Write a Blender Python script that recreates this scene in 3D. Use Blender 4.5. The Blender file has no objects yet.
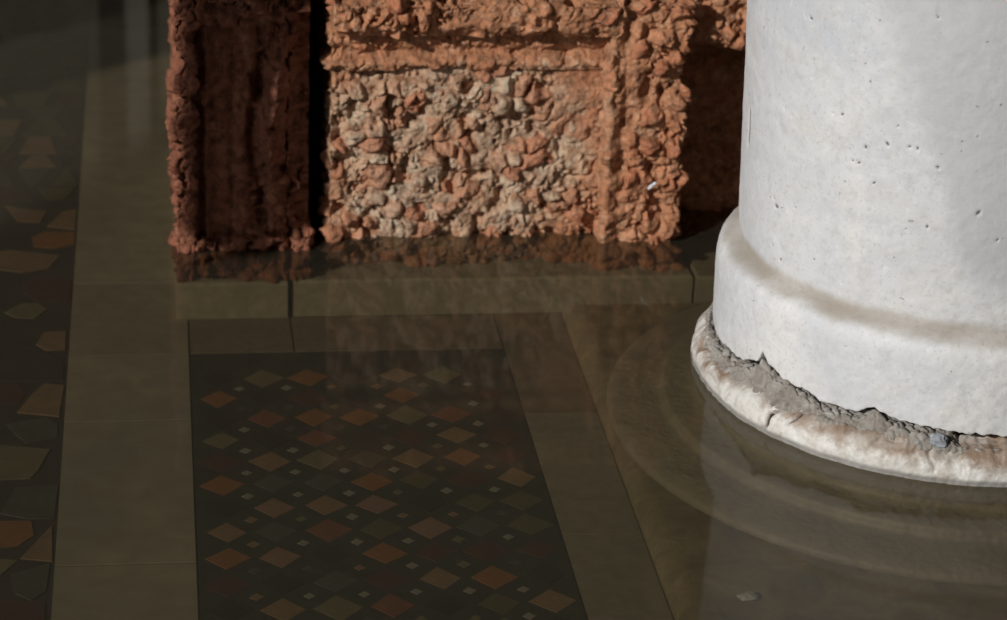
import bpy, math, random
import numpy as np
from mathutils import Matrix, Vector

random.seed(7)
scene = bpy.context.scene
C = scene.collection

# ------------------------------------------------------------------ camera
CAM_H = 1.00108
F_PX, PITCH, YAW, ROLL = 2509.86, 0.413147, 0.146942, 0.043406
fw = Vector((math.sin(YAW)*math.cos(PITCH), math.cos(YAW)*math.cos(PITCH), -math.sin(PITCH)))
r0 = Vector((math.cos(YAW), -math.sin(YAW), 0)); u0 = r0.cross(fw)
rt = math.cos(ROLL)*r0 + math.sin(ROLL)*u0
up = -math.sin(ROLL)*r0 + math.cos(ROLL)*u0
cd = bpy.data.cameras.new('camera')
cd.sensor_fit = 'HORIZONTAL'; cd.sensor_width = 36.0; cd.lens = F_PX/1007*36.0
cd.clip_start = 0.05; cd.clip_end = 100
cd.dof.use_dof = True; cd.dof.focus_distance = 2.20; cd.dof.aperture_fstop = 7.1
cam = bpy.data.objects.new('camera', cd); C.objects.link(cam)
m = Matrix((rt, up, -fw)).transposed().to_4x4(); m.translation = (0, 0, CAM_H)
cam.matrix_world = m
scene.camera = cam

# ------------------------------------------------------------------ world, sun, exposure
w = bpy.data.worlds.new('world'); scene.world = w; w.use_nodes = True
bg = w.node_tree.nodes['Background']
bg.inputs[0].default_value = (0.93, 0.97, 1.0, 1); bg.inputs[1].default_value = 0.55
SUN_AZ, SUN_EL = math.radians(50), math.radians(26)      # low daylight through the doorway on the left
sd = bpy.data.lights.new('sun', 'SUN'); sd.energy = 3.05; sd.angle = math.radians(1.0); sd.color = (1.0, 0.975, 0.94)
sun = bpy.data.objects.new('sun', sd); C.objects.link(sun)
ts = Vector((-math.sin(SUN_AZ)*math.cos(SUN_EL), -math.cos(SUN_AZ)*math.cos(SUN_EL), math.sin(SUN_EL)))
sun.rotation_euler = ts.to_track_quat('Z', 'Y').to_euler(); sun.location = ts*6
scene.view_settings.view_transform = 'Standard'; scene.view_settings.look = 'None'
scene.view_settings.gamma = 1.0; scene.view_settings.use_curve_mapping = False
scene.view_settings.exposure = 0.0

# ------------------------------------------------------------------ numpy noise
def hsh(ix, iy, iz, seed):
    h = (ix.astype(np.int64)*374761393 + iy.astype(np.int64)*668265263 + iz.astype(np.int64)*2147483647 + seed*974634541) & 0xffffffff
    h = ((h ^ (h >> 13))*1274126177) & 0xffffffff
    h = ((h ^ (h >> 16))*2246822519) & 0xffffffff
    return ((h ^ (h >> 15)) & 0xffffff)/float(0xffffff)
def vnoise(p, s, seed=0):
    q = p*s; i = np.floor(q); f = q-i; f = f*f*f*(f*(f*6-15)+10); i = i.astype(np.int64)
    r = 0
    for dx in (0, 1):
        wx = f[:, 0] if dx else 1-f[:, 0]
        for dy in (0, 1):
            wy = f[:, 1] if dy else 1-f[:, 1]
            for dz in (0, 1):
                wz = f[:, 2] if dz else 1-f[:, 2]
                r = r + wx*wy*wz*hsh(i[:, 0]+dx, i[:, 1]+dy, i[:, 2]+dz, seed)
    return r*2-1
def fbm(p, s, o=3, seed=0):
    r, a = 0, 1.0
    for k in range(o):
        r = r + a*vnoise(p, s, seed+k*17); s *= 2.03; a *= 0.5
    return r/1.75
def worley(p, s, seed=0):
    q = p*s; i = np.floor(q).astype(np.int64)
    f1 = np.full(len(p), 9.0); f2 = f1.copy(); cid = np.zeros(len(p))
    for dx in (-1, 0, 1):
        for dy in (-1, 0, 1):
            for dz in (-1, 0, 1):
                a, b, c = i[:, 0]+dx, i[:, 1]+dy, i[:, 2]+dz
                cx = a+0.1+0.8*hsh(a, b, c, seed+1); cy = b+0.1+0.8*hsh(a, b, c, seed+2); cz = c+0.1+0.8*hsh(a, b, c, seed+3)
                d = np.sqrt((cx-q[:, 0])**2+(cy-q[:, 1])**2+(cz-q[:, 2])**2)
                k = hsh(a, b, c, seed+4)
                near = d < f1
                f2 = np.where(near, f1, np.minimum(f2, d)); cid = np.where(near, k, cid); f1 = np.where(near, d, f1)
    return f1, f2, cid
def sstep(a, b, x):
    t = np.clip((x-a)/(b-a), 0, 1); return t*t*(3-2*t)

# ------------------------------------------------------------------ object helpers
def link(o, parent=None):
    C.objects.link(o)
    if parent is not None: o.parent = parent
    return o
def tag(o, label=None, cat=None, group=None, kind=None):
    if label: o['label'] = label
    if cat: o['category'] = cat
    if group: o['group'] = group
    if kind: o['kind'] = kind
    return o
def empty(name, loc=(0, 0, 0)):
    o = bpy.data.objects.new(name, None); o.location = loc; o.empty_display_size = 0.05
    return link(o)
def mesh_from(name, co, faces, mat, parent=None, smooth=True, attrs=None):
    me = bpy.data.meshes.new(name)
    if isinstance(faces, np.ndarray):
        n = len(faces); me.vertices.add(len(co)); me.vertices.foreach_set('co', np.asarray(co, np.float32).ravel())
        me.loops.add(n*4); me.loops.foreach_set('vertex_index', faces.astype(np.int32).ravel())
        me.polygons.add(n); me.polygons.foreach_set('loop_start', np.arange(0, n*4, 4, dtype=np.int32))
        me.polygons.foreach_set('loop_total', np.full(n, 4, np.int32)); me.update(calc_edges=True); me.validate()
    else:
        me.from_pydata([tuple(c) for c in co], [], faces); me.update()
    if smooth: me.polygons.foreach_set('use_smooth', np.ones(len(me.polygons), bool))
    if attrs:
        for k, v in attrs.items():
            a = me.attributes.new(k, 'FLOAT', 'POINT'); a.data.foreach_set('value', np.asarray(v, np.float32))
    me.materials.append(mat)
    return link(bpy.data.objects.new(name, me), parent)
def bevel_prism(name, poly, z0, z1, mat, parent=None, bev=0.0008):
    """one stone piece: polygon outline, slightly bevelled top edge"""
    n = len(poly); cx = sum(p[0] for p in poly)/n; cy = sum(p[1] for p in poly)/n
    area = sum(poly[i][0]*poly[(i+1) % n][1]-poly[(i+1) % n][0]*poly[i][1] for i in range(n))
    if area < 0: poly = poly[::-1]
    R = max(math.hypot(p[0]-cx, p[1]-cy) for p in poly); k = 1-bev/R
    v = [(x, y, z0) for x, y in poly]+[(x, y, z1-bev) for x, y in poly]+[(cx+(x-cx)*k, cy+(y-cy)*k, z1) for x, y in poly]
    f = []
    for i in range(n):
        j = (i+1) % n
        f += [(i, j, n+j, n+i), (n+i, n+j, 2*n+j, 2*n+i)]
    f += [tuple(range(2*n, 3*n)), tuple(range(n-1, -1, -1))]
    return mesh_from(name, v, f, mat, parent, smooth=False)

# ------------------------------------------------------------------ materials
class NT:
    def __init__(s, name):
        s.m = bpy.data.materials.new(name); s.m.use_nodes = True; s.t = s.m.node_tree
        for n in list(s.t.nodes): s.t.nodes.remove(n)
        s.out = s.t.nodes.new('ShaderNodeOutputMaterial')
    def n(s, typ, ins=None, **kw):
        nd = s.t.nodes.new(typ)
        for k, v in kw.items(): setattr(nd, k, v)
        for k, v in (ins or {}).items():
            if isinstance(v, bpy.types.NodeSocket): s.t.links.new(v, nd.inputs[k])
            else: nd.inputs[k].default_value = v
        return nd
    def coord(s): return s.n('ShaderNodeTexCoord').outputs['Object']
    def noise(s, scale, detail=4, rough=0.55, vec=None, dist=0.0):
        return s.n('ShaderNodeTexNoise', {'Vector': vec or s.coord(), 'Scale': scale, 'Detail': detail, 'Roughness': rough, 'Distortion': dist}).outputs['Fac']
    def vor(s, scale, feature='F1', out='Distance', vec=None):
        return s.n('ShaderNodeTexVoronoi', {'Vector': vec or s.coord(), 'Scale': scale}, feature=feature).outputs[out]
    def ramp(s, fac, stops, interp='LINEAR'):
        nd = s.n('ShaderNodeValToRGB', {'Fac': fac}); cr = nd.color_ramp; cr.interpolation = interp
        while len(cr.elements) < len(stops): cr.elements.new(0.5)
        for e, (p, c) in zip(cr.elements, stops):
            e.position = p; e.color = (c, c, c, 1) if not isinstance(c, tuple) else (*c, 1)
        return nd.outputs['Color']
    def mix(s, fac, a, b, typ='MIX'):
        nd = s.n('ShaderNodeMix', data_type='RGBA', blend_type=typ)
        for k, v in ((0, fac), (6, a), (7, b)):
            if isinstance(v, bpy.types.NodeSocket): s.t.links.new(v, nd.inputs[k])
            else: nd.inputs[k].default_value = v if k == 0 else (*v, 1)
        return nd.outputs[2]
    def math(s, op, a, b=0.0, clamp=False):
        nd = s.n('ShaderNodeMath', operation=op, use_clamp=clamp)
        for k, v in ((0, a), (1, b)):
            if isinstance(v, bpy.types.NodeSocket): s.t.links.new(v, nd.inputs[k])
            else: nd.inputs[k].default_value = v
        return nd.outputs[0]
    def mapr(s, v, a, b, c=0.0, d=1.0):
        return s.n('ShaderNodeMapRange', {0: v, 1: a, 2: b, 3: c, 4: d}, interpolation_type='SMOOTHSTEP').outputs[0]
    def attr(s, name): return s.n('ShaderNodeAttribute', attribute_name=name).outputs['Fac']
    def xyz(s): return s.n('ShaderNodeSeparateXYZ', {0: s.coord()}).outputs
    def pbr(s, col, rough=0.8, bump=None, dist=0.001, strength=0.6, spec=0.3):
        b = s.n('ShaderNodeBsdfPrincipled', {'Roughness': rough, 'Specular IOR Level': spec})
        if isinstance(col, bpy.types.NodeSocket): s.t.links.new(col, b.inputs['Base Color'])
        else: b.inputs['Base Color'].default_value = (*col, 1)
        if bump is not None:
            bp = s.n('ShaderNodeBump', {'Height': bump, 'Distance': dist, 'Strength': strength})
            s.t.links.new(bp.outputs[0], b.inputs['Normal'])
        s.t.links.new(b.outputs[0], s.out.inputs[0]); return s.m

def stone_mat(name, base, var=0.35, scale=25, rough=0.7, second=None):
    t = NT(name); n1 = t.noise(scale, 5, 0.6, dist=0.6); n2 = t.noise(scale*7, 3)
    sec = second or tuple(c*(1-var) for c in base)
    c = t.mix(t.ramp(n1, [(0.3, 0.0), (0.7, 1.0)]), sec, base)
    c = t.mix(t.ramp(n2, [(0.35, 0.55), (0.6, 0.0)]), c, tuple(x*0.6 for x in base))
    return t.pbr(c, rough, n2, 0.0006, 0.4)

def red_mat(name, matrix_c, stops, pale=None, spots=0.5):
    """nodular red marble: nodule colours by cell, clay matrix between them, pale weathered zone"""
    t = NT(name)
    cell = t.attr('cell'); crev = t.attr('crev'); pl = t.attr('pale')
    col = t.ramp(cell, stops)
    n = t.noise(90, 5, 0.65); n2 = t.noise(420, 3, 0.6); n3 = t.noise(26, 4, 0.6, dist=1.0); n4 = t.noise(11, 4, 0.6, dist=0.6)
    if pale:
        pc = t.mix(t.ramp(n4, [(0.35, 0.0), (0.65, 1.0)]), pale, (0.50, 0.46, 0.36))
        col = t.mix(t.math('MULTIPLY', pl, t.ramp(cell, [(0.0, 1.0), (0.6, 0.95), (0.78, 0.35), (1.0, 0.12)])), col, pc)
    k = t.math('SUBTRACT', 1.0, t.math('MULTIPLY', pl, 0.45))
    col = t.mix(t.math('MULTIPLY', t.math('MULTIPLY', crev, spots), k), col, matrix_c)
    col = t.mix(t.math('MULTIPLY', t.ramp(n3, [(0.36, 0.55), (0.62, 0.0)]), k), col, matrix_c)
    col = t.mix(t.ramp(n, [(0.34, 0.85), (0.54, 0.0)]), col, tuple(c*0.40 for c in matrix_c))
    col = t.mix(t.ramp(t.noise(190, 4, 0.7), [(0.56, 0.0), (0.70, 0.5)]), col, (0.66, 0.50, 0.37) if pale else (0.42, 0.21, 0.14))
    col = t.mix(t.ramp(n2, [(0.55, 0.0), (0.75, 0.35)]), col, tuple(min(1, c*1.5+0.05) for c in matrix_c))
    h = t.math('ADD', n, t.math('MULTIPLY', n2, 0.6))
    return t.pbr(col, 0.85, h, 0.0022, 0.9, 0.2)

M = {}
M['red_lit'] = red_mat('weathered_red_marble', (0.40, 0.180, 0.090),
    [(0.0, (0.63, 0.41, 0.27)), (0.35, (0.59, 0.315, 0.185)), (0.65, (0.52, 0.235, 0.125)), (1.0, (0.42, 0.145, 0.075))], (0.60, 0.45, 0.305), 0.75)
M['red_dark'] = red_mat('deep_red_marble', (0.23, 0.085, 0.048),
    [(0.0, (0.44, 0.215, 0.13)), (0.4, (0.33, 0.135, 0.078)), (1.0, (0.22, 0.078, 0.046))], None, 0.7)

# column marble
def marble(name, stain_and_shade=True):
    t = NT(name); x, y, z = t.xyz()[0], t.xyz()[1], t.xyz()[2]
    cl = t.noise(7, 5, 0.6, dist=0.8); cl2 = t.noise(30, 4, 0.6); fine = t.noise(260, 4, 0.7); mid = t.noise(75, 5, 0.7)
    col = t.mix(t.ramp(cl, [(0.35, 0.0), (0.66, 1.0)]), (0.73, 0.725, 0.715), (0.585, 0.60, 0.635))
    col = t.mix(t.ramp(cl2, [(0.5, 0.0), (0.75, 0.5)]), col, (0.60, 0.575, 0.53))
    col = t.mix(t.ramp(mid, [(0.33, 0.6), (0.5, 0.0)]), col, (0.54, 0.54, 0.545))
    col = t.mix(t.ramp(mid, [(0.58, 0.0), (0.72, 0.6)]), col, (0.80, 0.80, 0.80))
    col = t.mix(t.ramp(fine, [(0.30, 0.55), (0.45, 0.0)]), col, (0.45, 0.44, 0.43))
    if stain_and_shade:
        # soft shadow across the right half of the shaft, painted as a grey tint
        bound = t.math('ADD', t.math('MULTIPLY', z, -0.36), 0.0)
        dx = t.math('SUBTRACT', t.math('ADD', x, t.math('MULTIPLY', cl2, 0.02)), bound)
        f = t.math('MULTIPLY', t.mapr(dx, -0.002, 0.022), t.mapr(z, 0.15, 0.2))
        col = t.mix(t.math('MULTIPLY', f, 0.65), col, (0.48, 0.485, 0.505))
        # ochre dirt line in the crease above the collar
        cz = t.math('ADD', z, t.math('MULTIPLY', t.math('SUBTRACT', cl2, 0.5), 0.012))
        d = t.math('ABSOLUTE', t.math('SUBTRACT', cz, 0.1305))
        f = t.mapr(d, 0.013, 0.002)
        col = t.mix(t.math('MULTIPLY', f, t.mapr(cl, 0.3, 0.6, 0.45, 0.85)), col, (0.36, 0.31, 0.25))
    # small dark pits and nicks
    nz = t.n('ShaderNodeVectorMath', {0: t.n('ShaderNodeTexNoise', {'Vector': t.coord(), 'Scale': 140.0, 'Detail': 2}).outputs['Color'], 'Scale': 0.012}, operation='SCALE').outputs[0]
    vv = t.n('ShaderNodeVectorMath', {0: t.coord(), 1: nz}, operation='ADD').outputs[0]
    pv = t.n('ShaderNodeTexVoronoi', {'Vector': vv, 'Scale': 48.0}); pr = t.n('ShaderNodeSeparateXYZ', {0: pv.outputs['Color']}).outputs[0]
    pit = t.math('MULTIPLY', t.mapr(pv.outputs['Distance'], 0.11, 0.05), t.mapr(pr, 0.80, 0.86))
    pv2 = t.n('ShaderNodeTexVoronoi', {'Vector': vv, 'Scale': 120.0}); pr2 = t.n('ShaderNodeSeparateXYZ', {0: pv2.outputs['Color']}).outputs[0]
    pit2 = t.math('MULTIPLY', t.mapr(pv2.outputs['Distance'], 0.16, 0.06), t.mapr(pr2, 0.90, 0.94))
    pt = t.math('MAXIMUM', t.math('MULTIPLY', pit, 0.5), t.math('MULTIPLY', pit2, 0.6))
    pt = t.math('MAXIMUM', pt, t.mapr(t.attr('pit'), 0.25, 0.7))
    col = t.mix(t.math('MULTIPLY', pt, 0.85), col, (0.12, 0.11, 0.10))
    h = t.math('SUBTRACT', t.math('ADD', t.math('MULTIPLY', fine, 0.5), t.math('MULTIPLY', cl2, 1.0)), t.math('MULTIPLY', pt, 1.2))
    return t.pbr(col, 0.62, h, 0.0012, 0.5, 0.35)
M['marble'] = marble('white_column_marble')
def disc_mat():
    t = NT('stained_base_marble'); z = t.xyz()[2]
    n = t.noise(26, 5, 0.65, dist=0.5); n2 = t.noise(85, 4, 0.6); fine = t.noise(300, 3); n5 = t.noise(12, 3, 0.6)
    col = t.mix(t.ramp(n, [(0.40, 0.0), (0.64, 1.0)]), (0.70, 0.685, 0.65), (0.51, 0.475, 0.43))
    up = t.mapr(t.math('ADD', z, t.math('MULTIPLY', t.math('SUBTRACT', n, 0.5), 0.06)), 0.013, 0.027)
    up = t.math('MULTIPLY', up, t.mapr(n5, 0.36, 0.50, 0.3, 1.0))
    col = t.mix(t.math('MULTIPLY', up, 0.9), col, (0.24, 0.155, 0.10))          # brown mud under the mortar bed
    col = t.mix(t.ramp(n2, [(0.3, 0.6), (0.48, 0.0)]), col, (0.38, 0.31, 0.25))
    col = t.mix(t.mapr(t.attr('crack'), 0.15, 0.6), col, (0.07, 0.05, 0.035))
    wet = t.mapr(z, 0.0075, 0.003)
    col = t.mix(t.math('MULTIPLY', wet, 0.75), col, (0.16, 0.155, 0.14))        # algae-grey tide line
    low = t.mapr(z, -0.004, -0.02)
    col = t.mix(low, col, t.mix(n, (0.17, 0.145, 0.105), (0.43, 0.40, 0.31)))
    return t.pbr(col, 0.5, t.math('ADD', n2, t.math('MULTIPLY', fine, 0.5)), 0.0015, 0.7, 0.4)
M['disc'] = disc_mat()
M['mortar'] = stone_mat('crumbling_mortar', (0.42, 0.40, 0.37), 0.5, 70, 0.95, (0.16, 0.13, 0.10))
M['chip'] = stone_mat('blue_grey_chip', (0.40, 0.43, 0.47), 0.3, 80, 0.8)
M['plinth'] = stone_mat('submerged_plinth_stone', (0.38, 0.32, 0.205), 0.62, 26, 0.7)
M['base'] = stone_mat('submerged_base_stone', (0.46, 0.42, 0.31), 0.4, 18, 0.7)
M['slab'] = stone_mat('pale_paving_marble', (0.50, 0.45, 0.35), 0.25, 5.5, 0.6, (0.315, 0.325, 0.275))
M['slab_b'] = stone_mat('greenish_paving_marble', (0.40, 0.385, 0.31), 0.25, 9, 0.6, (0.32, 0.27, 0.20))
M['slab_d'] = stone_mat('brown_paving_marble', (0.27, 0.225, 0.16), 0.35, 14, 0.6)
M['slab_c'] = stone_mat('grey_paving_marble', (0.34, 0.32, 0.25), 0.25, 10, 0.6)
M['bed'] = stone_mat('floor_bed', (0.085, 0.075, 0.065), 0.4, 30, 0.9)
M['ground'] = stone_mat('dark_green_porphyry', (0.078, 0.082, 0.070), 0.5, 40, 0.7)
M['wall'] = stone_mat('shaded_wall_marble', (0.27, 0.245, 0.175), 0.25, 2.5, 0.7)
M['wall_pale'] = stone_mat('pale_wall_marble', (0.44, 0.42, 0.34), 0.2, 3, 0.7)
M['wall_dark'] = stone_mat('dark_wall_marble', (0.07, 0.06, 0.05), 0.25, 3, 0.7)
PAL = {'O': (0.40, 0.19, 0.08), 'T': (0.36, 0.25, 0.15), 'G': (0.26, 0.24, 0.14), 'R': (0.31, 0.13, 0.085), 'P': (0.38, 0.23, 0.17),
       'D': (0.052, 0.052, 0.045), 'd': (0.13, 0.065, 0.048), 'y': (0.17, 0.15, 0.085), 'g': (0.13, 0.135, 0.12), 'W': (0.42, 0.41, 0.35), 'V': (0.09, 0.075, 0.075)}
for k, c in PAL.items(): M['tile_'+k] = stone_mat('mosaic_stone_'+{'O': 'ochre', 'T': 'tan', 'G': 'green', 'R': 'red', 'P': 'pink', 'D': 'black', 'd': 'maroon', 'y': 'olive', 'g': 'grey', 'W': 'white', 'V': 'purple'}[k], c, 0.35, 45, 0.6)

def water_mat():
    t = NT('flood_water')
    geo = t.n('ShaderNodeNewGeometry').outputs['Position']
    n = t.n('ShaderNodeTexNoise', {'Vector': geo, 'Scale': 3.0, 'Detail': 2}).outputs['Fac']
    bp = t.n('ShaderNodeBump', {'Height': n, 'Distance': 0.002, 'Strength': 0.25}).outputs[0]
    gi = t.n('ShaderNodeNewGeometry').outputs                  # Schlick reflectance, the same from above and below
    ca = t.math('ABSOLUTE', t.n('ShaderNodeVectorMath', {0: gi['Incoming'], 1: gi['Normal']}, operation='DOT_PRODUCT').outputs['Value'])
    fr = t.math('ADD', t.math('MULTIPLY', t.math('POWER', t.math('SUBTRACT', 1.0, ca), 5.0), 0.80), 0.018)
    gl = t.n('ShaderNodeBsdfGlossy', {'Roughness': 0.06, 'Normal': bp}).outputs[0]
    tr = t.n('ShaderNodeBsdfTransparent', {'Color': (0.49, 0.45, 0.37, 1)}).outputs[0]
    df = t.n('ShaderNodeBsdfDiffuse', {'Color': (0.25, 0.225, 0.165, 1)}).outputs[0]
    a = t.n('ShaderNodeMixShader', {0: 0.09, 1: tr, 2: df}).outputs[0]
    b = t.n('ShaderNodeMixShader', {0: fr, 1: a, 2: gl}).outputs[0]
    t.t.links.new(b, t.out.inputs[0]); return t.m
M['water'] = water_mat()

# ------------------------------------------------------------------ the setting
ZF = -0.0713                                                 # paving surface; water level is z = 0
def box(name, x0, x1, y0, y1, z0, z1, mat, parent=None, bev=0.00015):
    return bevel_prism(name, [(x0, y0), (x1, y0), (x1, y1), (x0, y1)], z0, z1, mat, parent, bev)
floor = tag(box('floor', -1.9, 2.6, -1.8, 4.7, -0.15, ZF-0.0012, M['bed']), 'flooded marble and mosaic pavement under the shallow water', kind='structure')

# pale slabs of the long band
ys = [0.9, 1.25, 1.57, 1.8968, 2.1726, 2.3227, 2.5073, 3.42, 3.95, 4.45]
ms = ['slab', 'slab_b', 'slab', 'slab', 'slab', 'slab_b', 'slab', 'slab_d', 'slab_d']
for a, b, k in zip(ys[:-1], ys[1:], ms):
    box('paving_slab', -0.0955, 0.024, a+0.0014, b-0.0014, -0.1, ZF, M[k], floor)
# strip right of the mosaic, strip at its head
for a, b, k in ((1.2, 1.56, 'slab'), (1.562, 1.926, 'slab_c'), (1.928, 2.17, 'slab_c'), (2.172, 2.41, 'slab_d')):
    box('paving_slab', 0.347, 0.4175, a, b, -0.1, ZF, M[k], floor)
for a, b in ((0.0265, 0.13), (0.132, 0.345)):
    box('paving_slab', a, b, 2.325, 2.409, -0.1, ZF, M['slab_d'], floor)
# dark ground of the diamond mosaic with the diamonds let into it
S = 0.045; OX, OY = 0.05102, 2.26256
box('mosaic_ground', 0.0262, 0.3452, 1.35, 2.3235, -0.1, ZF-0.0005, M['ground'], floor, 0.0005)
GRID = {-1: 'dDDgDdD', 0: 'DGODTGD', 1: 'ODdDODd', 2: 'DROORRD', 3: 'GDRVdTd', 4: 'dTGyTOd', 5: 'OggOydT', 6: 'DPTPDyy', 7: 'TgRyPgy',
        8: 'OPDOddd', 9: 'dDgdTOD', 10: 'DTGRDyT', 11: 'gODTdGD', 12: 'TDRDOPD', 13: 'dGDOTDR', 14: 'OTDGDRD'}
GRID[2] = 'DROOGRD'
cache = {}
def tile(half, key, x, y, dz, rz):
    k = (half, key, random.randrange(3))
    if k not in cache:
        o = bevel_prism('mosaic_tile', [(half*random.uniform(.9, 1.08)*a_, half*random.uniform(.9, 1.08)*b_) if a_ else (half*random.uniform(-.08, .08), half*random.uniform(.9, 1.08)*b_) for a_, b_ in ((1, random.uniform(-.08, .08)), (0, 1), (-1, random.uniform(-.08, .08)), (0, -1))], ZF-0.02, ZF, M['tile_'+key], floor, 0.00012)
        cache[k] = o.data
    else:
        o = bpy.data.objects.new('mosaic_tile', cache[k]); link(o, floor)
    o.location = (x, y, dz); o.rotation_euler = (0, 0, rz)
for j, row in GRID.items():
    for i, key in enumerate(row):
        x, y = OX+i*S+random.uniform(-.001, .001), OY-j*S+random.uniform(-.001, .001)
        if y > 2.305: continue
        tile(random.choice((0.0184, 0.0194, 0.0203)), key, x, y, random.uniform(-.0003, .0001), random.uniform(-.05, .05))
        if i < 6 and j < 14:
            tile(random.choice((0.0052, 0.0062)), random.choice('WWWTgG'), x+S/2, y-S/2, 0, random.uniform(-.12, .12))
# large irregular pieces of the left pavement field
P_L = [[(-0.1793, 2.7408), (-0.1619, 2.7309), (-0.1309, 2.7206), (-0.1376, 2.6869), (-0.1623, 2.6907)], [(-0.1293, 2.6745), (-0.1139, 2.717), (-0.0979, 2.7259), (-0.0979, 2.6642)], [(-0.1447, 2.6419), (-0.131, 2.6594), (-0.0976, 2.6554), (-0.098, 2.6197), (-0.1183, 2.6088), (-0.1414, 2.6154)], [(-0.1906, 2.5996), (-0.1649, 2.6045), (-0.1122, 2.5884), (-0.1239, 2.5519), (-0.1513, 2.5417), (-0.1859, 2.5541)], [(-0.15, 2.5142), (-0.121, 2.5296), (-0.0975, 2.5232), (-0.098, 2.464), (-0.129, 2.4599), (-0.1468, 2.4871)], [(-0.165, 2.4352), (-0.1476, 2.458), (-0.131, 2.4573), (-0.1211, 2.4413), (-0.1326, 2.4185), (-0.1531, 2.4219)], [(-0.129, 2.3535), (-0.1221, 2.3828), (-0.0999, 2.3844), (-0.0996, 2.34), (-0.1185, 2.3384)], [(-0.1788, 2.3362), (-0.1349, 2.3513), (-0.1162, 2.3287), (-0.1006, 2.3066), (-0.0994, 2.2669), (-0.1749, 2.268)], [(-0.1793, 2.2614), (-0.1438, 2.262), (-0.1349, 2.2345), (-0.1398, 2.2169), (-0.1748, 2.2164)], [(-0.1177, 2.2608), (-0.0981, 2.2554), (-0.1008, 2.1867), (-0.1408, 2.1973), (-0.1291, 2.2342)], [(-0.149, 2.1718), (-0.113, 2.1851), (-0.1013, 2.1695), (-0.1013, 2.142), (-0.1286, 2.1309), (-0.1405, 2.1502)], [(-0.1699, 2.133), (-0.107, 2.1174), (-0.1163, 2.0755), (-0.1229, 2.0601), (-0.1629, 2.0583)], [(-0.1355, 2.0433), (-0.0974, 2.0451), (-0.0989, 1.9828), (-0.1222, 1.9834), (-0.1463, 1.9947)], [(-0.1646, 1.9809), (-0.1187, 1.9792), (-0.115, 1.9527), (-0.1271, 1.9356), (-0.1599, 1.9304)], [(-0.1252, 1.9127), (-0.1002, 1.97), (-0.098, 1.9062)], [(-0.159, 1.9164), (-0.1268, 1.9093), (-0.1421, 1.8812), (-0.159, 1.8873)], [(-0.1315, 1.8856), (-0.0996, 1.9025), (-0.1013, 1.8553), (-0.1131, 1.8412), (-0.1267, 1.8535)], [(-0.1509, 1.8468), (-0.1154, 1.8381), (-0.1015, 1.8389), (-0.101, 1.8019), (-0.1485, 1.8049)]]
K_L = 'WWOWdGWVdTgWgOTGgd'
for p, k in zip(P_L, K_L):
    bevel_prism('mosaic_piece', p, ZF-0.02, ZF, M['tile_'+{'W': 'G' if p[0][1] < 2.2 else 'T'}.get(k, k)], floor, 0.0002)
def filler(xa, xb, ya, yb):
    """irregular quads, triangles and trapezoids in rows"""
    y = ya
    while y < yb:
        hgt = random.uniform(0.042, 0.06); x = xa+random.uniform(0, 0.02); sk = random.choice((-1, 1))
        while x < xb-0.02:
            wd = min(random.uniform(0.035, 0.065), xb-x); s = sk*random.uniform(0.006, 0.018); sk = -sk
            q = [(x+max(s, 0), y), (x+wd-max(s, 0), y+random.uniform(0, .004)), (x+wd-max(-s, 0), y+hgt), (x+max(-s, 0), y+hgt-random.uniform(0, .004))]
            bevel_prism('mosaic_piece', q, ZF-0.02, ZF+random.uniform(-.0005, .0003), M['tile_'+random.choice('TGdVGyDyORg' if y < 2.7 else 'yVdDgyT')], floor, 0.0002)
            x += wd+0.003
        y += hgt+0.004
filler(-0.235, -0.0985, 2.755, 3.95)
filler(-0.262, -0.195, 1.60, 2.74)
filler(-0.19, -0.0985, 1.45, 1.79)
for a in (-0.9, -0.58):
    for k in range(7):
        box('paving_slab', a, a+0.305, 0.9+k*0.5, 1.39+k*0.5, -0.1, ZF, M['slab_b' if k % 2 else 'slab_d'], floor)

# walls: back of the porch, and the door wall on the left
wb = tag(box('wall_back', -1.9, 2.6, 4.5, 4.7, -0.2, 3.2, M['wall']), 'dim marble-lined back wall of the porch', kind='structure')
box('dado', -1.9, 2.6, 4.47, 4.5, -0.2, 0.30, M['wall_dark'], wb)
box('cornice', -1.9, 2.6, 4.44, 4.5, 1.42, 1.62, M['wall_pale'], wb)
box('dark_strip', -0.107, -0.066, 4.47, 4.5, 0.0, 1.40, M['wall_dark'], wb)
box('pale_strip', -0.062, -0.020, 4.46, 4.5, 0.0, 1.40, M['wall_pale'], wb)
for a, b in ((-1.6, -0.110), (-0.015, 1.3), (1.35, 2.4)):
    box('marble_panel', a, b, 4.475, 4.5, 0.34, 1.38, M['wall'], wb)
box('ceiling', -1.9, 2.6, -1.6, 4.7, 3.2, 3.4, M['wall'])
tag(bpy.data.objects['ceiling'], 'plain stone ceiling of the porch', kind='structure')
box('wall_right', 2.4, 2.6, -1.6, 4.7, -0.2, 3.2, M['wall'])
tag(bpy.data.objects['wall_right'], 'dim stone wall at the right of the porch', kind='structure')
box('wall_front', -1.9, 2.6, -1.8, -1.6, -0.2, 3.2, M['wall'])
tag(bpy.data.objects['wall_front'], 'dim stone wall on the door side of the porch', kind='structure')
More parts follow.
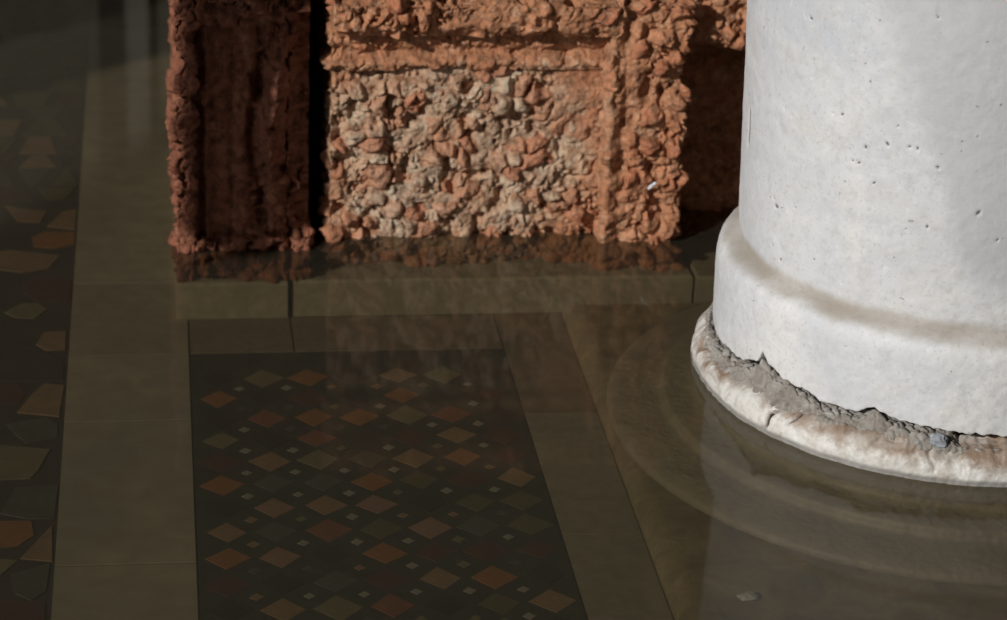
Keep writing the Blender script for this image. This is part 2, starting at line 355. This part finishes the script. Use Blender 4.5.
# door wall on the left: jambs and a lintel around the opening the daylight comes through
wl = tag(box('wall_left', -1.9, -1.6, 1.95, 2.75, -0.2, 3.2, M['wall']), 'dim stone door wall at the left of the porch', kind='structure')
box('door_jamb', -1.9, -1.6, -1.8, -0.75, -0.2, 3.2, M['wall'], wl)
box('door_lintel', -1.9, -1.6, -0.75, 1.95, 2.3, 3.2, M['wall'], wl)
box('added_window_apron', -1.9, -1.6, 2.75, 4.2, -0.2, 0.5, M['wall'], wl)  # window opening added so that sun reaches the back wall
box('added_window_head', -1.9, -1.6, 2.75, 4.2, 1.8, 3.2, M['wall'], wl)
box('added_window_jamb', -1.9, -1.6, 4.2, 4.7, -0.2, 3.2, M['wall'], wl)
box('added_window_sill', -1.92, -1.57, 2.73, 4.22, 0.5, 0.53, M['wall_pale'], wl)

# ------------------------------------------------------------------ rough stone builder
def wrap(name, x0, x1, yf, yb, z0, z1, rad, disp, mat, parent, fine=0.0013, seed=1, pale=None, lump=55.0, cap_bottom=False):
    """left side, front, right side and top of an eroded block, displaced along its normals"""
    def seg(a, b, st):
        n = max(2, int(math.ceil(abs(b-a)/st))); return np.linspace(a, b, n, endpoint=False)
    px, py, nx, ny = [], [], [], []
    depth = yb-(yf+rad); nf = min(0.06, depth*0.6)
    for y in list(seg(yb, yf+rad+nf, 0.02))+list(seg(yf+rad+nf, yf+rad, fine*1.4)): px.append(x0); py.append(y); nx.append(-1); ny.append(0)
    na = max(4, int(rad*1.57/fine))
    for a in np.linspace(0, math.pi/2, na, endpoint=False):
        px.append(x0+rad-rad*math.cos(a)); py.append(yf+rad-rad*math.sin(a)); nx.append(-math.cos(a)); ny.append(-math.sin(a))
    for x in seg(x0+rad, x1-rad, fine): px.append(x); py.append(yf); nx.append(0); ny.append(-1)
    for a in np.linspace(math.pi/2, 0, na, endpoint=False):
        px.append(x1-rad+rad*math.cos(a)); py.append(yf+rad-rad*math.sin(a)); nx.append(math.cos(a)); ny.append(-math.sin(a))
    for y in list(seg(yf+rad, yf+rad+nf, fine*1.4))+list(np.linspace(yf+rad+nf, yb, 12)): px.append(x1); py.append(y); nx.append(1); ny.append(0)
    px, py, nx, ny = map(np.array, (px, py, nx, ny)); nu = len(px)
    # vertical rows; the edge at the top is rounded by pulling rows inwards
    zr = list(seg(z0, z1-rad, fine)); inn = [0.0]*len(zr); nz = [0.0]*len(zr)
    for a in np.linspace(0, math.pi/2, na): zr.append(z1-rad+rad*math.sin(a)); inn.append(rad*(1-math.cos(a))); nz.append(math.sin(a))
    for k in np.linspace(0.004, 0.05, 12): zr.append(z1); inn.append(rad+k); nz.append(1.0)
    zr, inn, nz = map(np.array, (zr, inn, nz)); nv = len(zr)
    cxm = (x0+x1)/2; lim = (x1-x0)/2-0.002
    X = np.tile(px, (nv, 1)); Y = np.tile(py, (nv, 1)); NX = np.tile(nx, (nv, 1)).astype(float); NY = np.tile(ny, (nv, 1)).astype(float)
    Z = np.tile(zr[:, None], (1, nu)); I = np.minimum(np.tile(inn[:, None], (1, nu)), lim); NZ = np.tile(nz[:, None], (1, nu))
    X = X-NX*I; Y = Y-NY*I
    hxy = np.sqrt(1-NZ**2); NX *= hxy; NY *= hxy
    p = np.stack([X.ravel(), Y.ravel(), Z.ravel()], 1); n = np.stack([NX.ravel(), NY.ravel(), NZ.ravel()], 1)
    wv = np.stack([fbm(p, 40, 3, seed+5), fbm(p, 40, 3, seed+6), fbm(p, 40, 3, seed+7)], 1)*0.010
    f1, f2, cid = worley(p+wv, lump, seed)
    g1, g2, cid2 = worley(p+wv*1.1, lump*1.9, seed+31)
    ed = f2-f1; crev = 1-sstep(0.02, 0.30, ed)
    big = np.where(cid > 0.55, 1.0, 0.0)                     # some cells are proud nodules, others broken into small ones
    dome = np.sqrt(np.clip(1-(f1/0.9)**2, 0, 1))*sstep(0.0, 0.32, ed)
    dome2 = np.sqrt(np.clip(1-(g1/0.9)**2, 0, 1))*sstep(0.0, 0.4, g2-g1)*sstep(0.15, 0.5, cid2)
    worn = sstep(-0.35, 0.35, fbm(p, 24, 3, seed+19))        # nodules weathered away in patches
    amp, rel = disp(p)
    rough = fbm(p, 60, 4, seed+9)
    dsp = amp*((0.35+0.65*worn)*(big*(0.0072*dome+0.006*dome*cid)+(1-big)*(0.0055*dome2))-0.0046) + amp*0.0036*rough - amp*0.009*sstep(0.12, 0.5, -rough) + amp*0.0022*fbm(p, 130, 3, seed+15) + 0.0012*fbm(p, 330, 3, seed+13) + rel
    crev = np.maximum(crev, 1-sstep(0.0, 0.5, worn))
    q = p+n*dsp[:, None]
    cell = np.where(big > 0.5, cid, cid2*0.7+0.3*cid); cr = np.where(big > 0.5, crev, np.maximum(crev, 1-sstep(0.03, 0.2, g2-g1)))
    pl = pale(p) if pale else np.zeros(len(p))
    idx = np.arange(nu*nv).reshape(nv, nu)
    f = np.stack([idx[:-1, :-1], idx[:-1, 1:], idx[1:, 1:], idx[1:, :-1]], -1).reshape(-1, 4)
    # back wall closes the block behind
    v0 = len(q)
    bk = np.array([[x0+.002, yb, z0], [x1-.002, yb, z0], [x1-.002, yb, z1], [x0+.002, yb, z1]])
    tp = np.array([[x0+.004, yf+.03, z1-.0015], [x1-.004, yf+.03, z1-.0015], [x1-.004, yb, z1-.0015], [x0+.004, yb, z1-.0015]])
    q = np.concatenate([q, bk, tp]); f = np.concatenate([f, [[v0+1, v0, v0+3, v0+2], [v0+4, v0+5, v0+6, v0+7]]])
    pad = np.zeros(8)
    return mesh_from(name, q, f, mat, parent, True, {'cell': np.concatenate([cell, pad]), 'crev': np.concatenate([cr, pad]), 'pale': np.concatenate([pl, pad])})

# base course under the blocks
bc = tag(empty('base_course', (0.3, 2.42, ZF)), 'pale stone base course under water beneath the red marble blocks', 'base')
for x0, x1, yo in ((0.0125, 0.1285, 0.0), (0.1345, 0.56, 0.004), (0.563, 1.3, 0.0)):
    o = box('base_stone', x0, x1, 2.410+yo, 2.92, -0.14, -0.0318, M['base'], None, 0.003)
    o.parent = bc; o.matrix_parent_inverse = Matrix.Translation((-0.3, -2.42, -ZF))

# ------------------------------------------------------------------ left block (shaded by the added blocker left of the frame)
lb = tag(empty('red_marble_block', (0.085, 2.6, -0.031)), 'dark red eroded marble block with a sunken panel, at the left', 'stone block', 'red marble blocks')
def sub(o, root): o.matrix_parent_inverse = Matrix.Translation(-Vector(root.location)); return o
ZB = -0.0312
def d_panel(p):
    x, z = p[:, 0], p[:, 2]
    g = fbm(np.stack([x, p[:, 1], z*0.25], 1), 45, 3, 71)
    rel = -0.010*np.exp(-((x-0.098-0.006*np.sin(z*40))/0.006)**2)*sstep(.02, .05, z) \
        + 0.017*np.exp(-((x-0.114-0.005*np.sin(z*33+1))/0.010)**2)*sstep(.04, .09, z)*sstep(.235, .2, z) \
        - 0.026*sstep(.122, .142, x) - 0.014*np.exp(-((x-.112)**2+(z-.131)**2)/.0035**2) + 0.004*g \
        + 0.007*np.exp(-((x-.0455)/.003)**2) - 0.004*np.exp(-((x-0.072)/0.004)**2)
    am = 0.25+0.75*sstep(.085, .1, x)
    return am, rel
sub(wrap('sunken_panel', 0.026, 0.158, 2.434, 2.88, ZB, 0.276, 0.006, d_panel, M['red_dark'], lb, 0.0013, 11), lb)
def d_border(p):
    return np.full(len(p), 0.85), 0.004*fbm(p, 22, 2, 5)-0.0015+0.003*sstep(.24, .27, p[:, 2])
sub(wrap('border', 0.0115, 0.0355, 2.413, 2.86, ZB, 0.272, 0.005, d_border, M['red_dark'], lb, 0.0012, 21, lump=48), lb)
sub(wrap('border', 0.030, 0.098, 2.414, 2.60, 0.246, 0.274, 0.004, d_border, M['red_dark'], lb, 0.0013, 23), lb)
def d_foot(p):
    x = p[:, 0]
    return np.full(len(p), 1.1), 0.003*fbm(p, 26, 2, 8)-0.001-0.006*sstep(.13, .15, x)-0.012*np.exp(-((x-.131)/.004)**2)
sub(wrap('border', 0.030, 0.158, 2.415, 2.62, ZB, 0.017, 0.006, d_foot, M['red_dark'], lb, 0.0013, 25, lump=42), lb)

# ------------------------------------------------------------------ right block (sunlit)
rb = tag(empty('red_marble_block', (0.5, 2.65, -0.031)), 'sunlit orange-red crumbling marble block with pilaster beside the white column', 'stone block', 'red marble blocks')
def pale_f(p):
    x, z = p[:, 0], p[:, 2]
    e = ((x-0.305)/0.155)**2+((z-0.09)/0.12)**2+0.5*fbm(p, 14, 3, 3)
    return sstep(1.35, 0.6, e)
def d_face(p):
    x, z = p[:, 0], p[:, 2]
    return 1.0-0.65*sstep(.40, .43, x)*sstep(.05, .1, z)-0.35*sstep(.155, .175, z), 0.0035*fbm(p, 18, 2, 41)-0.003*sstep(.155, .175, z)
sub(wrap('carved_panel', 0.1705, 0.470, 2.452, 2.90, ZB, 0.200, 0.004, d_face, M['red_lit'], rb, 0.0012, 51, pale_f, 52), rb)
def d_mould(p):
    z = p[:, 2]
    rel = 0.0045*np.exp(-((z-0.194)/.006)**2)-0.007*np.exp(-((z-0.206)/.006)**2)+0.003*fbm(p, 30, 2, 47)
    return np.full(len(p), 0.55), rel
sub(wrap('moulding', 0.1705, 0.47, 2.449, 2.86, 0.187, 0.236, 0.004, d_mould, M['red_lit'], rb, 0.0012, 61, lambda p: 0.35*sstep(.2, .19, p[:, 2])), rb)
def d_band(p):
    z0 = np.where(p[:, 0] < 0.5, 0.227, 0.205)+0.010*fbm(p, 45, 2, 55)
    return np.full(len(p), 0.9), 0.006*fbm(p, 20, 3, 53)-0.016*(1-sstep(z0-0.004, z0+0.012, p[:, 2]))
sub(wrap('upper_band', 0.1705, 0.475, 2.423, 2.90, 0.227, 0.266, 0.006, d_band, M['red_lit'], rb, 0.0013, 71, lump=46), rb)
sub(wrap('upper_band', 0.53, 1.2, 2.458, 2.90, 0.205, 0.266, 0.008, d_band, M['red_lit'], rb, 0.0016, 73, lump=46), rb)
def d_pil(p):
    x, z = p[:, 0], p[:, 2]
    rel = 0.006*fbm(p, 22, 3, 57)+0.004*np.exp(-((x-.463)/.006)**2)-0.004*np.exp(-((x-.478)/.005)**2)*sstep(.03, .06, z)
    return 0.55+0.6*sstep(.49, .51, x), rel
sub(wrap('pilaster', 0.458, 0.5455, 2.430, 2.86, ZB, 0.267, 0.008, d_pil, M['red_lit'], rb, 0.0012, 81, lambda p: 0.3*sstep(.48, .46, p[:, 0]), 50), rb)
def d_side(p):
    return np.full(len(p), 0.7), 0.005*fbm(p, 20, 3, 59)
sub(wrap('side_panel', 0.54, 1.2, 2.52, 2.88, ZB, 0.215, 0.006, d_side, M['red_lit'], rb, 0.0022, 91), rb)

# lamp-shaped blocker added left of the frame to shade the left block
cn = tag(empty('light_blocker', (-0.550, 1.899, 0.40)), 'added lamp-shaped bronze light blocker on a rod, shading the dark block', 'light blocker')
def turned(name, prof, mat, parent, n=40):
    v, f = [], []
    for r_, z_ in prof:
        for k in range(n): v.append((r_*math.cos(2*math.pi*k/n), r_*math.sin(2*math.pi*k/n), z_))
    for a_ in range(len(prof)-1):
        for k in range(n): f.append((a_*n+k, a_*n+(k+1) % n, (a_+1)*n+(k+1) % n, (a_+1)*n+k))
    f += [tuple(range(n-1, -1, -1)), tuple(range((len(prof)-1)*n, len(prof)*n))]
    return mesh_from(name, v, f, mat, parent, True)
t = NT('dark_bronze'); M['bronze'] = t.pbr(t.mix(t.noise(30), (0.06, 0.045, 0.03), (0.10, 0.075, 0.05)), 0.5, t.noise(120), 0.001, 0.5, 0.5)
turned('finial', [(0.002, -0.03), (0.008, -0.024), (0.009, -0.016), (0.004, -0.008), (0.02, 0.002)], M['bronze'], cn)
turned('body', [(0.02, 0.0), (0.029, 0.004), (0.032, 0.010), (0.0315, 0.16), (0.033, 0.165), (0.033, 0.175), (0.0315, 0.18), (0.032, 0.33)], M['bronze'], cn)
turned('cap', [(0.036, 0.33), (0.036, 0.337), (0.025, 0.35), (0.012, 0.365), (0.005, 0.38)], M['bronze'], cn)
turned('hanging_rod', [(0.003, 0.37), (0.003, 1.5), (0.003, 2.80)], M['bronze'], cn, 10)

# ------------------------------------------------------------------ white column
CX, CY = 0.744, 2.104
col = tag(empty('column', (CX, CY, ZF)), 'white marble column with collar and cracked stained base, standing in the water', 'column')
ANG = np.radians(np.concatenate([np.arange(-115, 35, 0.3), np.arange(35, 245, 3.0)]))
def lathe(name, prof, mat, dfun=None, zfun=None, afun=None):
    """prof: dense (r, z) list; closed ring; angle 0 faces -Y, negative to the left"""
    prof = np.array(prof); nv, nu = len(prof), len(ANG)
    A = np.tile(ANG, (nv, 1)); Rr = np.tile(prof[:, :1], (1, nu)); Z = np.tile(prof[:, 1:2], (1, nu))
    if zfun is not None: Z = zfun(A, Z)
    nr = np.gradient(prof[:, 1]); nzv = -np.gradient(prof[:, 0]); ln = np.sqrt(nr**2+nzv**2)+1e-9; nr, nzv = nr/ln, nzv/ln
    p = np.stack([(Rr*np.sin(A)).ravel(), (-Rr*np.cos(A)).ravel(), Z.ravel()], 1)
    if dfun is not None:
        dd = dfun(p, A.ravel(), Z.ravel())
        n = np.stack([(np.tile(nr[:, None], (1, nu))*np.sin(A)).ravel(), (-np.tile(nr[:, None], (1, nu))*np.cos(A)).ravel(), np.tile(nzv[:, None], (1, nu)).ravel()], 1)
        p = p+n*dd[:, None]
    idx = np.arange(nu*nv).reshape(nv, nu); nx = np.roll(idx, -1, axis=1)
    f = np.stack([idx[:-1], nx[:-1], nx[1:], idx[1:]], -1).reshape(-1, 4)
    o = mesh_from(name, p, f, mat, col, True, afun(A.ravel(), Z.ravel()) if afun else None)
    o.location = (0, 0, -ZF); return o
def dense(pts, st):
    out = []
    for (r0_, z0_), (r1_, z1_) in zip(pts[:-1], pts[1:]):
        n = max(1, int(math.ceil(math.hypot(r1_-r0_, z1_-z0_)/st)))
        for k in range(n): out.append((r0_+(r1_-r0_)*k/n, z0_+(z1_-z0_)*k/n))
    out.append(pts[-1]); return out
def smooth_prof(pts, it=2):
    for _ in range(it):
        q = [pts[0]]
        for a, b in zip(pts[:-1], pts[1:]):
            q += [(a[0]*.75+b[0]*.25, a[1]*.75+b[1]*.25), (a[0]*.25+b[0]*.75, a[1]*.25+b[1]*.75)]
        pts = q+[pts[-1]]
    return pts
PITS = [(-70.8, 0.1965, 2.2), (-44.1, 0.2833, 1.3), (-45.6, 0.2674, 1.3), (-47.2, 0.2681, 1.0), (-41.3, 0.2532, 1.2), (-38.9, 0.2911, 1.6), (-50.9, 0.3066, 1.3), (-26.9, 0.2786, 1.3), (-16.8, 0.2422, 1.7), (-62.2, 0.3809, 1.5), (-67.8, 0.1491, 1.3), (-71.5, 0.1585, 1.0), (-27.8, 0.2237, 1.2), (-33.7, 0.2925, 1.2), (-31.8, 0.2925, 1.2), (-53.5, 0.3049, 0.9), (-72.0, 0.2026, 1.0), (-73.8, 0.201, 0.9), (-56.1, 0.1648, 1.0), (-36.8, 0.3089, 0.9), (-30.5, 0.4091, 1.1), (-11.8, 0.2188, 1.0), (-63.5, 0.2053, 0.8), (-69.7, 0.291, 0.8)]
def pits(a, z):
    dg = np.degrees(a); r = np.zeros(len(a))
    for k, (pa, pz, pr) in enumerate(PITS):
        u, v = (dg-pa)*0.00373, z-pz; c, s_ = math.cos(k*1.7), math.sin(k*1.7)
        r = np.maximum(r, np.exp(-(((u*c+v*s_)/(0.0014*pr))**2+((v*c-u*s_)/(0.0008*pr))**2)))
    nick = np.exp(-((dg+90)/0.8)**2)*sstep(.226, .232, z)*sstep(.268, .260, z)
    return np.maximum(r, nick)
def d_shaft(p, a, z): return 0.0008*fbm(p, 16, 3, 3)+0.00035*fbm(p, 120, 3, 9)-0.002*pits(a, z)
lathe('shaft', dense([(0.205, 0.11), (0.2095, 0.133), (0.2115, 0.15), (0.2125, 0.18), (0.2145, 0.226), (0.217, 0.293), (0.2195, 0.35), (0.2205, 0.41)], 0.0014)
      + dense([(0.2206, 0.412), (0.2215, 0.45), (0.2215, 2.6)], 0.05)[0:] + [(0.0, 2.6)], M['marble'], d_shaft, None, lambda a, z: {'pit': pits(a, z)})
BR = np.array([(-180, .036), (-115, .036), (-91.1, 0.0345), (-83.8, 0.0380), (-76, 0.0395), (-73.9, 0.0406), (-68.6, 0.0500), (-67.0, .0555), (-66.2, 0.0625), (-65.2, 0.0595), (-63.8, 0.0555), (-59.4, 0.0487), (-54.7, 0.0461), (-51.0, 0.0472), (-47.5, 0.0425), (-42.4, 0.0433), (-38.7, 0.0418), (-35.3, 0.0505), (-34.4, 0.0515), (-32.9, 0.0479), (-27.2, 0.0433), (-19.4, 0.0418), (-6.3, 0.0396), (20, .038), (60, .036), (250, .036)])
DS = np.array([(-180, .027), (-115, .025), (-83.2, 0.0245), (-72.9, 0.0275), (-63.2, 0.0297), (-57.6, 0.027), (-51.1, 0.0303), (-43.4, 0.0314), (-38.7, 0.0324), (-26.5, 0.0322), (-21.1, 0.0293), (-14.8, 0.0279), (-6.5, 0.0322), (20, .03), (60, .028), (250, .027)])
def ring_noise(A, s, seed):
    f = A.ravel(); q = np.stack([np.cos(f), np.sin(f), 0*f], 1)
    return (vnoise(q, s, seed)+0.5*vnoise(q, s*2.1, seed+3)).reshape(A.shape)
def z_collar(A, Z):
    br = np.interp(np.degrees(A), BR[:, 0], BR[:, 1])+0.0012*ring_noise(A, 40, 2)
    k = np.clip((0.085-Z)/(0.085-0.04), 0, 1.25)
    return Z*(1-np.clip(k, 0, 1))+np.clip(k, 0, 1)*(br+(Z-0.04))
def d_collar(p, a, z): return 0.0010*fbm(p, 18, 3, 23)+0.0005*fbm(p, 110, 3, 29)
pc = smooth_prof([(0.195, 0.040), (0.2265, 0.0395), (0.2280, 0.046), (0.2285, 0.07), (0.2292, 0.100), (0.2280, 0.114), (0.2235, 0.1225), (0.2145, 0.128), (0.2080, 0.131)], 2)
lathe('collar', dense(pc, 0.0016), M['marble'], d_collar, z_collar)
# crumbling mortar bed between the collar and the base disc
def d_mortar(p, a, z):
    f1, f2, c = worley(p, 120, 7)
    dg = np.degrees(a)
    hole = np.exp(-((dg+9)/6.5)**4)*0.016+np.exp(-((dg+45)/4)**2)*0.004
    return 0.005*fbm(p, 80, 3, 37)+0.0035*np.sqrt(np.clip(1-f1**2, 0, 1))*sstep(0, .2, f2-f1)-0.0035-hole*sstep(0.031, 0.034, z)
def z_mortar(A, Z):
    br = np.interp(np.degrees(A), BR[:, 0], BR[:, 1])
    dg = np.degrees(A)
    return Z+sstep(0.030, 0.037, Z)*(br-0.040-0.0008)
lathe('mortar_bed', dense([(0.236, 0.018), (0.2345, 0.027), (0.2320, 0.0320), (0.2285, 0.0355), (0.2245, 0.0368), (0.2000, 0.0368)], 0.0012), M['mortar'], d_mortar, z_mortar)
# base disc with chipped upper edge and two cracks
def z_disc(A, Z):
    t = np.interp(np.degrees(A), DS[:, 0], DS[:, 1])+0.0022*ring_noise(A, 26, 12)
    return np.where(Z > 0.004, 0.004+(Z-0.004)*(t-0.004)/0.026, Z)
def cracks(a, z):
    dg = np.degrees(a); zz = np.clip((z-0.004)/0.028, 0, 1)
    c1 = -59.4+3.8*zz+0.7*np.sin(z*260); c2 = -54.0+2.8*zz+0.6*np.sin(z*300); c3 = -20.4+0.9*np.sin(z*170)
    return np.maximum(np.maximum(np.exp(-((dg-c1)/(0.30+0.45*zz))**2)*sstep(.001, .008, z), 0.8*np.exp(-((dg-c2)/0.35)**2)*sstep(.014, .022, z)), 0.4*np.exp(-((dg-c3)/0.35)**2)*sstep(.006, .012, z))
def d_disc(p, a, z):
    f1, f2, c = worley(p, 60, 17)
    return 0.0022*fbm(p, 40, 3, 61)*sstep(-.012, .004, z)+0.0009*fbm(p, 190, 3, 63)-0.008*cracks(a, z)-0.003*sstep(.018, .03, z)*sstep(.45, .9, c)
pd = smooth_prof([(0.252, -0.0655), (0.30, -0.0645), (0.318, -0.060), (0.3255, -0.052), (0.322, -0.044), (0.303, -0.040), (0.278, -0.0395), (0.2735, -0.037), (0.2725, -0.031), (0.270, -0.0285), (0.252, -0.027), (0.2435, -0.0235), (0.2425, -0.018), (0.2452, -0.0145), (0.2460, -0.008), (0.2448, 0.0), (0.2452, 0.010), (0.2425, 0.019), (0.2375, 0.026), (0.228, 0.030), (0.205, 0.031)], 2)
lathe('base_disc', dense(pd, 0.0014), M['disc'], d_disc, z_disc, lambda a, z: {'crack': cracks(a, z)})
# square plinth below the disc, and the loose chip wedged in the gap
def round_slab(name, x0, x1, y0, y1, z0, z1, r, mat, parent):
    v, f = [], []; rows = [(0.0, z0)]+[(r*(1-math.cos(a)), z1-r*0.75+r*0.75*math.sin(a)) for a in np.linspace(0, math.pi/2, 9)]
    for i_, z_ in rows: v += [(x0+i_, y0+i_, z_), (x1-i_, y0+i_, z_), (x1-i_, y1-i_, z_), (x0+i_, y1-i_, z_)]
    for a in range(len(rows)-1):
        for k in range(4): f.append((a*4+k, a*4+(k+1) % 4, a*4+4+(k+1) % 4, a*4+4+k))
    n_ = (len(rows)-1)*4; f.append((n_, n_+1, n_+2, n_+3))
    return mesh_from(name, v, f, mat, parent, False)
round_slab('plinth', 0.4185-CX, 1.075-CX, 1.655-CY, 2.405-CY, -0.0687, -0.061-ZF+0.008, 0.022, M['plinth'], col)
def pebble(name, size, mat, seed, parent=None):
    import bmesh
    bm = bmesh.new(); bmesh.ops.create_icosphere(bm, subdivisions=3, radius=1.0)
    P = np.array([v.co[:] for v in bm.verts]); d_ = 1+0.22*vnoise(P, 1.3, seed)+0.12*vnoise(P, 3.1, seed+1)
    f1_, f2_, c_ = worley(P, 1.1, seed); d_ = d_*(0.86+0.2*c_)
    for v, k in zip(bm.verts, d_): v.co *= k
    for v in bm.verts: v.co.x *= size[0]; v.co.y *= size[1]; v.co.z *= size[2]
    me = bpy.data.meshes.new(name); bm.to_mesh(me); bm.free(); me.materials.append(mat)
    return link(bpy.data.objects.new(name, me), parent)
a = math.radians(-19.3)
ch = pebble('stone_chip', (0.0085, 0.006, 0.0062), M['chip'], 5, col); ch.location = (0.2315*math.sin(a), -0.2315*math.cos(a), 0.0350-ZF); ch.rotation_euler = (0.2, 0.15, a)
tag(ch, 'blue-grey stone chip wedged in the gap')
def pin():
    o = pebble('metal_pin', (0.0018, 0.002, 0.006), M['pin'], 9, rb); sub(o, rb); o.location = (0.5105, 2.4255, 0.066); o.rotation_euler = (0.3, 0.7, 0)
    tag(o, 'small bright metal stub in the pilaster')
t = NT('pale_metal'); M['pin'] = t.pbr((0.75, 0.78, 0.85), 0.3, t.noise(300), 0.0005, 0.5, 0.6)
pin()
M['pebble'] = stone_mat('pale_grey_pebble', (0.60, 0.62, 0.64), 0.3, 90, 0.5)
pb = pebble('pebble', (0.0085, 0.0062, 0.0036), M['pebble'], 3); pb.location = (0.4790, 1.775, -0.0505)
tag(pb, 'small grey pebble lying under water on the plinth left of the column', 'pebble')

# ------------------------------------------------------------------ flood water
wt = mesh_from('flood_water', [(-1.6, -1.6, 0), (2.4, -1.6, 0), (2.4, 4.44, 0), (-1.6, 4.44, 0)], [(0, 1, 2, 3)], M['water'], None, False)
tag(wt, 'shallow murky flood water covering the mosaic floor around column and blocks', 'water', kind='stuff')
